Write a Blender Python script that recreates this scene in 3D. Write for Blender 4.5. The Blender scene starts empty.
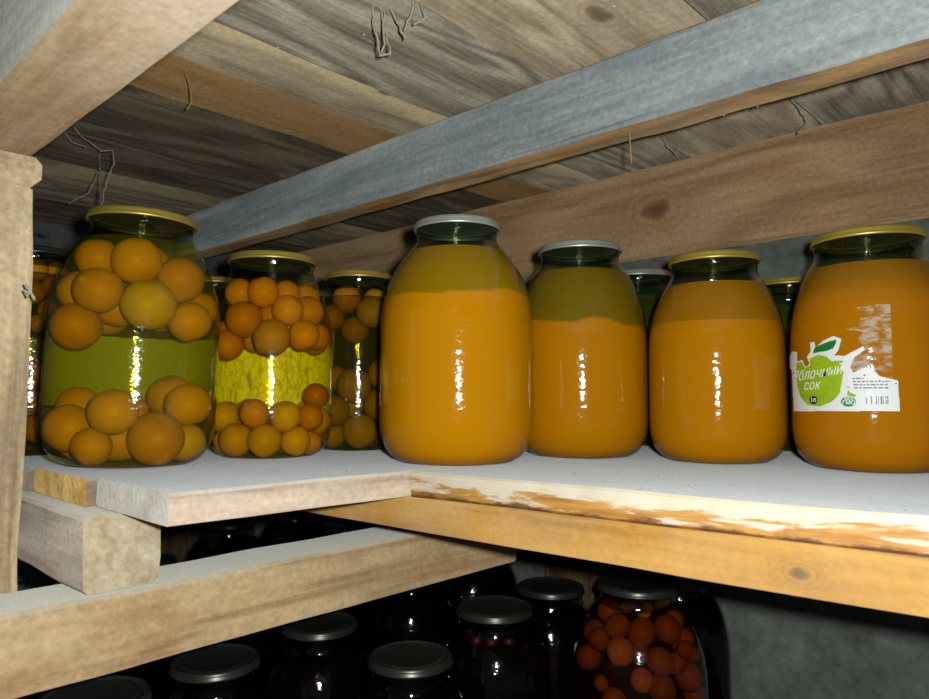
import bpy, bmesh, math, random
from mathutils import Vector, Matrix, noise

PI = math.pi
sc = bpy.context.scene
COL = sc.collection
W_PX, H_PX, F_PX = 929, 699, 700.0
CAM_Z = 0.067
HORIZON = 394.0
AZ = math.radians(47.0)           # the view turns 47 degrees off the back wall's direction
FWD = Vector((-math.sin(math.radians(43.0)), math.cos(math.radians(43.0)), 0))
RGT = Vector((FWD.y, -FWD.x, 0))
PITCH = math.atan((HORIZON - H_PX / 2) / F_PX)


def px(u, z, h=0.0):
    """ground point seen at pixel column u, at depth z along the view, height h"""
    p = FWD * z + RGT * ((u - W_PX / 2) / F_PX * z)
    return Vector((p.x, p.y, h))


def pv(u, v, z):
    """point seen at pixel (u, v) at horizontal depth z"""
    p = px(u, z)
    p.z = CAM_Z + (HORIZON - v) / F_PX * z
    return p


# ------------------------------------------------------------------ objects
def tag(o, label=None, cat=None, group=None, kind=None):
    if label: o['label'] = label
    if cat: o['category'] = cat
    if group: o['group'] = group
    if kind: o['kind'] = kind
    return o


def obj(name, bm, mat, parent=None, smooth=True, loc=None, rotz=0.0):
    me = bpy.data.meshes.new(name)
    bmesh.ops.recalc_face_normals(bm, faces=bm.faces[:])
    bm.to_mesh(me); bm.free()
    for p in me.polygons: p.use_smooth = smooth
    for m in (mat if isinstance(mat, (list, tuple)) else [mat]): me.materials.append(m)
    o = bpy.data.objects.new(name, me); COL.objects.link(o)
    if parent: o.parent = parent
    if loc is not None: o.location = loc
    o.rotation_euler.z = rotz
    return o


def empty(name, loc, rotz=0.0):
    o = bpy.data.objects.new(name, None); COL.objects.link(o)
    o.empty_display_size = 0.03
    o.location = loc; o.rotation_euler.z = rotz
    return o


# ------------------------------------------------------------------ materials
class NT:
    def __init__(self, name):
        self.m = bpy.data.materials.new(name); self.m.use_nodes = True
        self.t = self.m.node_tree; self.t.nodes.clear()
        self.out = self.t.nodes.new('ShaderNodeOutputMaterial')
    def n(self, typ, ins=None, **props):
        nd = self.t.nodes.new(typ)
        for k, v in props.items(): setattr(nd, k, v)
        for k, v in (ins or {}).items(): self.set(nd.inputs[k], v)
        return nd
    def set(self, sock, v):
        if hasattr(v, 'is_linked') or isinstance(v, bpy.types.NodeSocket): self.t.links.new(v, sock)
        elif isinstance(v, (tuple, list)) and len(v) == 3 and sock.type == 'RGBA': sock.default_value = (*v, 1)
        else: sock.default_value = v
    def math(self, op, a, b=0.0, c=0.0, clamp=False):
        nd = self.n('ShaderNodeMath', {0: a, 1: b, 2: c}, operation=op); nd.use_clamp = clamp
        return nd.outputs[0]
    def vmath(self, op, a, b=(0, 0, 0)):
        nd = self.n('ShaderNodeVectorMath', {0: a, 1: b}, operation=op)
        return nd.outputs['Value' if op in ('LENGTH', 'DISTANCE', 'DOT_PRODUCT') else 'Vector']
    def mix(self, f, a, b, mode='MIX'):
        nd = self.n('ShaderNodeMix', data_type='RGBA', blend_type=mode)
        self.set(nd.inputs[0], f); self.set(nd.inputs[6], a); self.set(nd.inputs[7], b)
        return nd.outputs[2]
    def noise(self, vec, scale, detail=3.0, rough=0.55, dist=0.0):
        return self.n('ShaderNodeTexNoise', {'Vector': vec, 'Scale': scale, 'Detail': detail, 'Roughness': rough, 'Distortion': dist}).outputs['Fac']
    def ramp(self, f, stops):
        nd = self.n('ShaderNodeValToRGB', {0: f}); e = nd.color_ramp.elements
        while len(e) < len(stops): e.new(0.5)
        for el, (p, c) in zip(e, stops):
            el.position = p; el.color = (*c, 1) if not isinstance(c, (int, float)) else (c, c, c, 1)
        return nd.outputs[0]
    def step(self, f, lo, hi):
        return self.n('ShaderNodeMapRange', {0: f, 1: lo, 2: hi, 3: 0.0, 4: 1.0}, interpolation_type='SMOOTHSTEP').outputs[0]
    def done(self, shader):
        self.t.links.new(shader, self.out.inputs['Surface']); return self.m
    def principled(self, color, rough=0.7, bump=None, bstr=0.3, bdist=0.002, **ins):
        d = {'Base Color': color, 'Roughness': rough}; d.update(ins)
        b = self.n('ShaderNodeBsdfPrincipled', d)
        if bump is not None:
            bn = self.n('ShaderNodeBump', {'Height': bump, 'Strength': bstr, 'Distance': bdist})
            self.t.links.new(bn.outputs[0], b.inputs['Normal'])
        return b.outputs[0]


def srgb(r, g, b):
    f = lambda c: (c / 255 / 12.92) if c / 255 <= 0.04045 else ((c / 255 + 0.055) / 1.055) ** 2.4
    return (f(r), f(g), f(b))


def wood(name, c1, c2, c3, dust=None, dust_top=0.0, dust_all=0.0, knots=(), blotch=None, blotch_amt=0.0,
         bands=7.0, seed=0.0, bump=0.35, stripe=None, specks=0.0, fuzz=0.5):
    """sawn softwood, grain along local X; c1 dark, c2 mid, c3 light"""
    k = NT(name)
    co = k.n('ShaderNodeTexCoord').outputs['Object']
    rnd = k.n('ShaderNodeObjectInfo').outputs['Random']
    off = k.n('ShaderNodeCombineXYZ', {0: k.math('MULTIPLY', rnd, 37.0), 1: k.math('ADD', k.math('MULTIPLY', rnd, 91.0), seed), 2: seed * 0.7}).outputs[0]
    p = k.vmath('ADD', co, off)
    knotf = None; swirl = None
    for (kx, ky, kz, kr) in knots:
        d = k.vmath('MULTIPLY', k.vmath('SUBTRACT', co, (kx, ky, kz)), (0.62, 1.0, 1.0))
        dist = k.vmath('LENGTH', d)
        core = k.step(k.math('ADD', dist, k.math('MULTIPLY', k.math('SUBTRACT', k.noise(co, 50.0, 3.0), 0.5), kr * 0.9)), kr * 1.05, kr * 0.4)
        infl = k.step(dist, kr * 4.2, kr * 0.6)
        rings = k.math('SINE', k.math('MULTIPLY', k.math('ADD', dist, k.math('MULTIPLY', k.noise(co, 30.0, 3.0), kr * 0.5)), 11.0 / kr))
        knotf = core if knotf is None else k.math('MAXIMUM', knotf, core)
        s = k.math('MULTIPLY', infl, k.math('MULTIPLY_ADD', rings, 0.06, 0.5))
        swirl = (s, infl) if swirl is None else (k.math('MAXIMUM', swirl[0], s), k.math('MAXIMUM', swirl[1], infl))
    low = k.noise(k.vmath('MULTIPLY', p, (1.2, 6.0, 6.0)), 1.6, 2.0, 0.5, 0.4)
    band = k.math('MULTIPLY_ADD', k.math('SINE', k.math('MULTIPLY', low, bands * 6.283)), 0.5, 0.5)
    fine = k.noise(k.vmath('MULTIPLY', p, (3.0, 60.0, 60.0)), 3.0, 6.0, 0.65)
    rough = k.noise(p, 190.0, 3.0, 0.6)
    mixf = k.math('ADD', k.math('MULTIPLY', band, 0.26), k.math('ADD', k.math('MULTIPLY', fine, 0.62), 0.06))
    if swirl:
        mixf = k.math('ADD', k.math('MULTIPLY', mixf, k.math('SUBTRACT', 1.0, k.math('MULTIPLY', swirl[1], 0.75))), k.math('MULTIPLY', swirl[0], 0.62))
    col = k.ramp(mixf, [(0.22, c1), (0.5, c2), (0.78, c3)])
    if stripe:      # (axis, low edge, high edge, colour): a band of another tone along the plank
        sx = k.n('ShaderNodeSeparateXYZ', {0: co}).outputs[1]
        wob = k.math('MULTIPLY', k.math('SUBTRACT', k.noise(k.vmath('MULTIPLY', p, (3.0, 8.0, 8.0)), 1.5), 0.5), 0.05)
        sx = k.math('ADD', sx, wob)
        for lo, hi, scol, amt in stripe:
            f = k.math('MULTIPLY', k.step(sx, lo - 0.012, lo + 0.012), k.step(sx, hi + 0.012, hi - 0.012))
            col = k.mix(k.math('MULTIPLY', f, amt), col, scol)
    if blotch:
        bl = k.step(k.noise(k.vmath('MULTIPLY', p, (1.0, 2.2, 2.2)), 6.5, 4.0, 0.6, 0.3), 0.46, 0.66)
        col = k.mix(k.math('MULTIPLY', bl, blotch_amt), col, blotch)
    if knotf is not None:
        col = k.mix(k.math('MULTIPLY', knotf, 0.72), col, (c1[0] * 0.42, c1[1] * 0.36, c1[2] * 0.34))
    crack = k.step(k.noise(k.vmath('MULTIPLY', p, (2.2, 75.0, 75.0)), 1.0, 4.0, 0.6, 0.3), 0.66, 0.71)
    col = k.mix(k.math('MULTIPLY', crack, 0.4), col, tuple(c * 0.4 for c in c1))
    col = k.mix(fuzz, col, k.ramp(rough, [(0.3, 0.62), (0.7, 1.25)]), 'MULTIPLY')
    if dust:
        up = k.step(k.n('ShaderNodeSeparateXYZ', {0: k.n('ShaderNodeNewGeometry').outputs['Normal']}).outputs[2], 0.55, 0.9)
        patch = k.step(k.noise(p, 9.0, 5.0, 0.65), 0.30, 0.62)
        f = k.math('ADD', k.math('MULTIPLY', up, dust_top), k.math('MULTIPLY', patch, dust_all), clamp=True)
        grain = k.noise(p, 330.0, 3.0, 0.7)
        dcol = k.mix(0.6, dust, k.ramp(grain, [(0.25, 0.72), (0.75, 1.18)]), 'MULTIPLY')
        scr = k.step(k.noise(k.vmath('MULTIPLY', p, (7.0, 60.0, 60.0)), 1.0, 4.0, 0.6), 0.62, 0.74)
        dcol = k.mix(k.math('MULTIPLY', scr, 0.35), dcol, c2)
        col = k.mix(f, col, dcol)
    if specks > 0:
        vo = k.n('ShaderNodeTexVoronoi', {'Vector': p, 'Scale': 70.0, 'Randomness': 1.0})
        f = k.math('MULTIPLY', k.step(vo.outputs['Distance'], 0.13, 0.07), k.math('GREATER_THAN', k.n('ShaderNodeSeparateColor', {0: vo.outputs['Color']}).outputs[0], 1.0 - specks))
        col = k.mix(f, col, srgb(200, 200, 195))
    h = k.math('ADD', k.math('MULTIPLY', fine, 0.7), k.math('MULTIPLY', rough, 0.5))
    return k.done(k.principled(col, 0.82, h, bump, 0.0018, **{'Specular IOR Level': 0.15, 'Diffuse Roughness': 1.0}))


GREY_A, GREY_B, GREY_C = srgb(82, 75, 65), srgb(150, 140, 124), srgb(194, 184, 168)
M = {}
M['ceil_grey'] = wood('weathered_grey_wood', GREY_A, GREY_B, GREY_C, blotch=srgb(124, 116, 104), blotch_amt=0.55, specks=0.04)
M['ceil_tan'] = wood('weathered_tan_wood', srgb(122, 108, 88), srgb(176, 158, 134), srgb(204, 188, 164), blotch=srgb(146, 134, 116), blotch_amt=0.5, specks=0.03,
                     knots=[(-0.015, -0.027, -0.012, 0.012)])
M['ceil_brown'] = wood('streaked_brown_wood', srgb(118, 106, 88), srgb(172, 156, 130), srgb(198, 182, 156), blotch=srgb(140, 126, 106), blotch_amt=0.4, specks=0.04,
                       knots=[(-0.036, -0.098, -0.012, 0.008)], stripe=[(-0.004, 0.13, srgb(150, 106, 50), 0.75), (-0.13, -0.074, srgb(214, 194, 156), 0.8)])
M['ceil_dark'] = wood('dark_grey_wood', srgb(54, 47, 39), srgb(98, 87, 72), srgb(132, 119, 100), blotch=srgb(82, 73, 62), blotch_amt=0.6, specks=0.05)
M['ceil_dark_edge'] = wood('dark_grey_wood_pale_edge', srgb(84, 76, 66), srgb(134, 122, 104), srgb(164, 150, 130), blotch=srgb(102, 92, 80), blotch_amt=0.6, specks=0.05,
                           stripe=[(-0.2, -0.055, srgb(180, 162, 132), 0.7)])
M['bluegrey'] = wood('blue_grey_weathered_beam', srgb(124, 132, 134), srgb(166, 174, 176), srgb(192, 200, 200), blotch=srgb(132, 144, 158), blotch_amt=0.55, bands=3.0, bump=0.4)
M['raw_tan'] = wood('raw_tan_sawn_wood', srgb(110, 78, 42), srgb(172, 130, 78), srgb(200, 162, 106), blotch=srgb(140, 106, 64), blotch_amt=0.5, bump=0.6)
M['rough_under'] = wood('rough_tan_underside', srgb(96, 68, 38), srgb(158, 116, 66), srgb(190, 150, 96), blotch=srgb(98, 74, 50), blotch_amt=0.7, bump=0.8, dust=srgb(150, 140, 125), dust_all=0.35)
M['wall_board'] = wood('brown_knotty_board', srgb(146, 114, 80), srgb(196, 162, 124), srgb(214, 184, 146), knots=[(0.06, -0.02, 0.0, 0.019)], blotch=srgb(186, 142, 94), blotch_amt=0.5, bands=4.0, specks=0.03)
M['near_beam'] = wood('pale_tan_beam', srgb(110, 88, 64), srgb(140, 118, 92), srgb(154, 136, 114), blotch=srgb(150, 138, 122), blotch_amt=0.6, bands=3.0)
M['near_beam_face'] = wood('grey_dusty_beam_face', srgb(112, 110, 104), srgb(140, 138, 132), srgb(156, 154, 148), blotch=srgb(114, 118, 122), blotch_amt=0.6, bands=3.0)
M['post'] = wood('pale_post_wood', srgb(140, 118, 94), srgb(200, 180, 146), srgb(218, 202, 172), blotch=srgb(156, 136, 116), blotch_amt=0.45, bands=3.0)
M['dusty_top'] = wood('dusty_shelf_board', srgb(116, 92, 68), srgb(176, 152, 126), srgb(200, 178, 150), dust=srgb(168, 171, 176), dust_top=0.95, dust_all=0.3)
M['pink_edge'] = wood('pinkish_sawn_edge', srgb(140, 112, 92), srgb(196, 170, 148), srgb(220, 200, 180), blotch=srgb(206, 186, 166), blotch_amt=0.6, dust=srgb(196, 192, 186), dust_top=0.9, dust_all=0.35, bump=0.9)
M['white_end'] = wood('dusty_end_grain', srgb(130, 120, 108), srgb(178, 170, 160), srgb(200, 194, 186), dust=srgb(196, 192, 188), dust_top=0.9, dust_all=0.7, bump=0.9)
M['yellow_end'] = wood('yellow_end_grain', srgb(150, 112, 56), srgb(206, 166, 92), srgb(224, 190, 120), dust=srgb(190, 186, 180), dust_top=0.9, dust_all=0.12)
M['rail'] = wood('yellow_pine_rail', srgb(124, 76, 22), srgb(180, 130, 46), srgb(198, 152, 66), knots=[(0.362, -0.017, -0.001, 0.0046)], blotch=srgb(196, 152, 84), blotch_amt=0.5, bands=4.0, fuzz=0.3,
                 dust=srgb(210, 200, 180), dust_all=0.16)
M['block_end'] = wood('cream_block_end', srgb(168, 146, 116), srgb(196, 180, 152), srgb(206, 194, 170), blotch=srgb(198, 180, 150), blotch_amt=0.5, dust=srgb(200, 196, 188), dust_top=0.85, dust_all=0.1)
M['block_side'] = wood('grey_pink_block_side', srgb(120, 104, 92), srgb(168, 152, 138), srgb(196, 182, 168), dust=srgb(196, 190, 182), dust_top=0.9, dust_all=0.45, bump=0.9)
M['low_beam'] = wood('tan_lower_beam', srgb(146, 112, 76), srgb(190, 162, 122), srgb(204, 180, 144), blotch=srgb(164, 122, 82), blotch_amt=0.6, bands=5.0,
                     dust=srgb(186, 184, 178), dust_top=0.92, dust_all=0.08)
M['wall_plank'] = wood('brown_wall_plank', srgb(58, 44, 34), srgb(104, 84, 66), srgb(132, 108, 86), bands=9.0, bump=0.7)


def painted_edge():
    """front edge of the right shelf board: cream paint peeling off yellow wood"""
    k = NT('peeling_cream_edge')
    co = k.n('ShaderNodeTexCoord').outputs['Object']
    z = k.n('ShaderNodeSeparateXYZ', {0: co}).outputs[2]
    st = k.vmath('MULTIPLY', co, (1.0, 4.0, 7.0))
    n1 = k.noise(st, 13.0, 8.0, 0.68, 0.4)
    fine = k.noise(k.vmath('MULTIPLY', co, (3, 60, 60)), 3.0, 5.0)
    base = k.ramp(fine, [(0.3, srgb(166, 108, 38)), (0.7, srgb(200, 152, 80))])
    paintf = k.step(k.math('ADD', n1, k.math('MULTIPLY', z, 14.0)), 0.44, 0.54)
    col = k.mix(paintf, base, k.mix(k.noise(co, 45.0, 4.0), srgb(206, 190, 160), srgb(222, 216, 204)))
    n2 = k.noise(k.vmath('MULTIPLY', co, (1, 2, 3)), 30.0, 6.0, 0.7)
    dark = k.step(k.math('ADD', k.math('MULTIPLY', z, -38.0), k.math('MULTIPLY', n2, 0.9)), 0.72, 0.86)
    col = k.mix(k.math('MULTIPLY', dark, 0.85), col, srgb(96, 58, 44))
    return k.done(k.principled(col, 0.6, k.math('ADD', n1, fine), 0.5, 0.0015))
M['painted_edge'] = painted_edge()


def concrete():
    k = NT('dark_grey_concrete')
    co = k.n('ShaderNodeTexCoord').outputs['Object']
    a = k.noise(co, 9.0, 8.0, 0.68, 0.3); b = k.noise(co, 60.0, 5.0, 0.6)
    col = k.ramp(k.math('ADD', k.math('MULTIPLY', a, 0.7), k.math('MULTIPLY', b, 0.3)), [(0.32, srgb(76, 80, 76)), (0.55, srgb(124, 130, 124)), (0.72, srgb(160, 166, 160))])
    vo = k.noise(k.vmath('MULTIPLY', co, (1, 1, 1.6)), 26.0, 3.0, 0.5)
    pit = k.step(vo, 0.68, 0.74)
    col = k.mix(k.math('MULTIPLY', pit, 0.85), col, srgb(26, 28, 26))
    return k.done(k.principled(col, 0.9, k.math('SUBTRACT', k.math('ADD', a, b), pit), 0.7, 0.004, **{'Specular IOR Level': 0.2, 'Diffuse Roughness': 1.0}))
M['concrete'] = concrete()


def earth():
    k = NT('dark_earth')
    co = k.n('ShaderNodeTexCoord').outputs['Object']
    col = k.ramp(k.noise(co, 20.0, 6.0), [(0.3, srgb(26, 22, 18)), (0.7, srgb(58, 50, 42))])
    return k.done(k.principled(col, 0.95))
M['earth'] = earth()


def glass(name, tint, wav=0.24, rough=0.075, lo=0.02):
    k = NT(name)
    co = k.n('ShaderNodeTexCoord').outputs['Object']
    h = k.math('ADD', k.noise(k.vmath('MULTIPLY', co, (1.0, 1.0, 1.7)), 40.0, 3.0, 0.55), k.math('MULTIPLY', k.noise(co, 260.0, 2.0), 0.12))
    bp = k.n('ShaderNodeBump', {'Height': h, 'Strength': wav, 'Distance': 0.004}).outputs[0]
    geo = k.n('ShaderNodeNewGeometry')
    cosi = k.math('ABSOLUTE', k.vmath('DOT_PRODUCT', bp, geo.outputs['Incoming']))
    fr = k.math('MULTIPLY_ADD', k.math('POWER', k.math('SUBTRACT', 1.0, cosi, clamp=True), 5.0), 0.9, 0.04, clamp=True)
    tr = k.n('ShaderNodeBsdfTransparent', {'Color': tint}).outputs[0]
    gl = k.n('ShaderNodeBsdfGlossy', {'Color': (1, 1, 1), 'Roughness': rough, 'Normal': bp}).outputs[0]
    return k.done(k.n('ShaderNodeMixShader', {0: fr, 1: tr, 2: gl}).outputs[0])
M['glass'] = glass('jar_glass', (0.95, 0.975, 0.95))
M['glass_neck'] = glass('thick_neck_glass', (0.42, 0.50, 0.37), 0.35)
M['glass_green'] = glass('greenish_jar_glass', (0.72, 0.82, 0.70))


def liquid_clear(name, tint, murk, amt):
    k = NT(name)
    tr = k.n('ShaderNodeBsdfTransparent', {'Color': tint}).outputs[0]
    df = k.n('ShaderNodeBsdfDiffuse', {'Color': murk}).outputs[0]
    return k.done(k.n('ShaderNodeMixShader', {0: amt, 1: tr, 2: df}).outputs[0])
M['syrup_green'] = liquid_clear('green_yellow_syrup', (0.90, 0.84, 0.26), (0.34, 0.31, 0.02), 0.085)
M['syrup_yellow'] = liquid_clear('yellow_syrup', (0.995, 0.93, 0.17), (0.40, 0.30, 0.02), 0.02)
M['syrup_dark'] = liquid_clear('dark_yellow_syrup', (0.72, 0.66, 0.18), (0.20, 0.17, 0.01), 0.08)
M['syrup_red'] = liquid_clear('dark_red_syrup', (0.74, 0.47, 0.32), (0.02, 0.002, 0.001), 0.3)
M['olive_juice'] = None


def opaque_liquid(name, c1, c2, scale=9.0):
    k = NT(name)
    co = k.n('ShaderNodeTexCoord').outputs['Object']
    col = k.mix(k.noise(co, scale, 3.0, 0.5, 0.3), c1, c2)
    return k.done(k.principled(col, 0.8, **{'Specular IOR Level': 0.0}))
def settled(name, low, hi, zb, fade, wob):
    k = NT(name)
    co = k.n('ShaderNodeTexCoord').outputs['Object']
    z = k.n('ShaderNodeSeparateXYZ', {0: co}).outputs[2]
    n = k.math('MULTIPLY', k.math('SUBTRACT', k.noise(k.vmath('MULTIPLY', co, (1, 1, 2.0)), 17.0, 2.0, 0.4), 0.5), wob)
    f = k.step(k.math('ADD', z, n), zb - fade, zb + fade)
    col = k.mix(f, low, k.mix(k.noise(co, 12.0, 3.0), hi, tuple(c * 1.15 for c in hi)))
    return k.done(k.principled(col, 0.5, **{'Specular IOR Level': 0.1}))
M['pulp'] = opaque_liquid('apple_pulp_juice', srgb(190, 124, 0), srgb(198, 131, 2))
M['pulp_deep'] = opaque_liquid('deep_apple_pulp', srgb(178, 114, 0), srgb(186, 121, 2))
M['pulp_brown'] = opaque_liquid('brown_apple_pulp', srgb(170, 104, 1), srgb(180, 112, 3))
M['serum'] = opaque_liquid('settled_olive_juice', srgb(138, 104, 4), srgb(148, 112, 8))
M['serum_deep'] = opaque_liquid('settled_dark_olive_juice', srgb(112, 90, 6), srgb(122, 98, 8))
M['serum_orange'] = opaque_liquid('settled_brown_orange_juice', srgb(146, 96, 6), srgb(156, 104, 8))
M['olive_juice'] = opaque_liquid('dark_olive_juice', srgb(62, 62, 14), srgb(80, 78, 18))
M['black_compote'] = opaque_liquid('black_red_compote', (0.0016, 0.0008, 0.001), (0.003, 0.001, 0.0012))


def metal(name, col, rough=0.32, metallic=0.65):
    k = NT(name)
    co = k.n('ShaderNodeTexCoord').outputs['Object']
    n = k.noise(co, 120.0, 4.0)
    c = k.mix(k.math('MULTIPLY', k.step(k.noise(co, 40.0, 5.0, 0.7), 0.5, 0.75), 0.35), col, tuple(x * 0.55 for x in col))
    return k.done(k.principled(c, rough, n, 0.08, 0.001, Metallic=metallic))
M['gold'] = metal('gold_lacquered_tin', srgb(206, 182, 84), 0.42)
M['silver'] = metal('silver_tin', srgb(200, 206, 200), 0.4)
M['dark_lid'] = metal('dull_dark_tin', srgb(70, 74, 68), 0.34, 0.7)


def fruit_mat(name, c1, c2, c3):
    k = NT(name)
    co = k.n('ShaderNodeTexCoord').outputs['Object']
    rnd = k.n('ShaderNodeObjectInfo').outputs['Random']
    p = k.vmath('ADD', co, k.n('ShaderNodeCombineXYZ', {0: k.math('MULTIPLY', rnd, 9.0), 1: rnd, 2: rnd}).outputs[0])
    col = k.ramp(k.math('ADD', k.math('MULTIPLY', k.noise(p, 40.0, 4.0, 0.6), 0.75), k.math('MULTIPLY', rnd, 0.28)), [(0.3, c1), (0.52, c2), (0.75, c3)])
    dots = k.step(k.noise(p, 420.0, 2.0), 0.66, 0.72)
    col = k.mix(k.math('MULTIPLY', dots, 0.25), col, tuple(x * 0.5 for x in c1))
    b = k.principled(col, 0.45, k.noise(p, 90.0, 3.0), 0.1, 0.001, **{'Specular IOR Level': 0.2})
    return k.done(b)
M['apricot'] = fruit_mat('apricot_skin', srgb(172, 106, 12), srgb(194, 126, 20), srgb(204, 142, 34))
M['apricot_green'] = fruit_mat('greenish_apricot_skin', srgb(168, 122, 18), srgb(190, 142, 26), srgb(200, 154, 40))
M['plum_brown'] = fruit_mat('brown_orange_plum_skin', srgb(146, 78, 16), srgb(180, 108, 24), srgb(198, 128, 34))
M['plum_yellow'] = fruit_mat('yellow_plum_skin', srgb(148, 98, 14), srgb(180, 126, 24), srgb(196, 146, 40))
M['cherry_plum'] = fruit_mat('red_orange_plum_skin', srgb(142, 76, 30), srgb(168, 100, 42), srgb(184, 122, 54))
M['cherry_plum_pale'] = fruit_mat('pale_split_plum_skin', srgb(206, 128, 64), srgb(224, 150, 84), srgb(232, 172, 112))
M['peach_slice'] = fruit_mat('yellow_fruit_piece', srgb(216, 150, 40), srgb(228, 176, 66), srgb(234, 190, 90))
M['dark_cherry'] = fruit_mat('dark_cherry_skin', srgb(40, 4, 4), srgb(54, 7, 6), srgb(66, 10, 8))


def flat(name, col, rough=0.6, **ins):
    k = NT(name); return k.done(k.principled(col, rough, **ins))
def paper(name, col, var=0.12):
    k = NT(name); co = k.n('ShaderNodeTexCoord').outputs['Object']
    c = k.mix(var, col, k.ramp(k.noise(co, 240.0, 4.0, 0.7), [(0.3, 0.5), (0.7, 1.1)]), 'MULTIPLY')
    return k.done(k.principled(c, 0.55))
M['label_white'] = paper('white_label_paper', srgb(226, 228, 232))
M['label_dim'] = paper('dull_green_label_back', srgb(176, 190, 130), 0.4)
M['label_green'] = paper('apple_green_print', srgb(150, 186, 20), 0.5)
M['label_leaf'] = paper('dark_green_print', srgb(18, 116, 44), 0.4)
M['label_badge'] = paper('badge_green_print', srgb(22, 128, 62), 0.1)
M['label_black'] = flat('black_print', srgb(18, 20, 18))
M['label_ink'] = flat('grey_print', srgb(128, 128, 140))
M['label_text'] = flat('white_print', srgb(238, 240, 236))


def residue():
    k = NT('torn_paper_residue')
    co = k.n('ShaderNodeTexCoord').outputs['Object']
    n = k.noise(k.vmath('MULTIPLY', co, (1, 1, 2.4)), 70.0, 5.0, 0.65, 0.5)
    f = k.math('MULTIPLY', k.step(n, 0.42, 0.62), 0.62)
    tr = k.n('ShaderNodeBsdfTransparent').outputs[0]
    df = k.n('ShaderNodeBsdfDiffuse', {'Color': srgb(214, 200, 180)}).outputs[0]
    return k.done(k.n('ShaderNodeMixShader', {0: f, 1: tr, 2: df}).outputs[0])
M['residue'] = residue()


def label_back():
    """bare back of a wet paper label with glue bubbles, seen through the jar"""
    k = NT('bubbly_label_back')
    co = k.n('ShaderNodeTexCoord').outputs['Object']
    d = k.vmath('MULTIPLY', co, (1, 1, 0.7))
    wob = k.n('ShaderNodeTexNoise', {'Vector': co, 'Scale': 60.0, 'Detail': 2.0}).outputs['Color']
    vo = k.n('ShaderNodeTexVoronoi', {'Vector': k.vmath('ADD', d, k.vmath('MULTIPLY', wob, (0.02, 0.02, 0.02))), 'Scale': 85.0}, feature='DISTANCE_TO_EDGE').outputs['Distance']
    c = k.ramp(vo, [(0.0, srgb(150, 142, 110)), (0.10, srgb(240, 236, 226)), (0.6, srgb(250, 248, 240))])
    riv = k.noise(k.vmath('MULTIPLY', co, (1, 1, 0.22)), 120.0, 3.0, 0.6, 0.8)
    c = k.mix(0.55, srgb(244, 240, 228), c)
    c = k.mix(0.75, c, k.ramp(riv, [(0.34, 0.5), (0.46, 1.05)]), 'MULTIPLY')
    return k.done(k.principled(c, 0.4))
M['label_back'] = label_back()
M['cobweb'] = flat('dusty_cobweb', srgb(170, 166, 156), 0.9)
M['straw'] = flat('dry_straw', srgb(176, 138, 84), 0.8)
M['dirt'] = flat('pale_dirt', srgb(150, 144, 132), 0.95)


# ------------------------------------------------------------------ boards
def board_bm(L, W, H, jit=0.0012, bev=0.0022, seed=0, wane=0.0):
    """sawn board along local X (L), W along Y, H along Z, centred; material slots 0 rest, 1 the -Y face, 2 the +Y face, 3 bottom, 4 the -X end, 5 the +X end, 6 top"""
    bm = bmesh.new()
    n = max(6, int(L / 0.02))
    w, h, b = W / 2, H / 2, bev
    ny, nz = max(2, int(W / 0.03)), max(2, int(H / 0.015))
    sec = []
    def run(a, c, k, slot):
        for i in range(k):
            t = i / k; sec.append((a[0] + (c[0] - a[0]) * t, a[1] + (c[1] - a[1]) * t, slot))
    run((-w + b, h), (w - b, h), ny, 6); sec.append((w - b, h, 0))
    run((w, h - b), (w, -h + b), nz, 2); sec.append((w, -h + b, 0))
    run((w - b, -h), (-w + b, -h), ny, 3); sec.append((-w + b, -h, 0))
    run((-w, -h + b), (-w, h - b), nz, 1); sec.append((-w, h - b, 0))
    rows = []
    for i in range(n + 1):
        x = -L / 2 + L * i / n
        row = []
        for (y, z, s) in sec:
            q = Vector((x * 14, y * 30 + seed * 3.1, z * 30 + seed))
            d = noise.noise_vector(q) * jit
            edge = 1.0 if abs(y) > w - 0.012 else 0.0
            wn = noise.noise(Vector((x * 9, seed * 5.0 + (1 if y > 0 else 7), 0))) * wane * edge
            row.append(bm.verts.new((x + (d.x if 0 < i < n else d.x * 0.5), y + d.y + (wn if y > 0 else -wn), z + d.z * 0.6)))
        rows.append(row)
    m = len(sec)
    for i in range(n):
        for j in range(m):
            f = bm.faces.new((rows[i][j], rows[i][(j + 1) % m], rows[i + 1][(j + 1) % m], rows[i + 1][j]))
            f.material_index = sec[j][2]
    for r, s in ((rows[0], 4), (rows[-1], 5)):
        f = bm.faces.new(r); f.material_index = s
    return bm


def board(name, x0, x1, y0, y1, z0, z1, axis, mat, label, cat, group=None, kind=None, faces=None, seed=0, **kw):
    dx, dy, dz = x1 - x0, y1 - y0, z1 - z0
    taper = kw.pop('taper', 0.0)
    if axis == 'X': L, W, H = dx, dy, dz
    elif axis == 'Y': L, W, H = dy, dx, dz
    else: L, W, H = dz, dy, dx
    bm = board_bm(L, W, H, seed=seed, **kw)
    if taper:
        for v in bm.verts: v.co.y += taper * (v.co.x / L + 0.5) * (0.5 - v.co.y / W)
    mats = [mat] * 7
    for s, m in (faces or {}).items(): mats[s] = m
    o = obj(name, bm, mats, None, smooth=False)
    o.location = ((x0 + x1) / 2, (y0 + y1) / 2, (z0 + z1) / 2)
    if axis == 'Y': o.rotation_euler = (0, 0, PI / 2)
    if axis == 'Z': o.rotation_euler = (0, -PI / 2, 0)
    tag(o, label, cat, group, kind)
    return o
# axis X: -Y face = slot 1, -X end = 4, +X end = 5.  axis Y (turned 90 degrees): local +Y = world -X, so +X face = slot 1; -Y end = 4.

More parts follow.
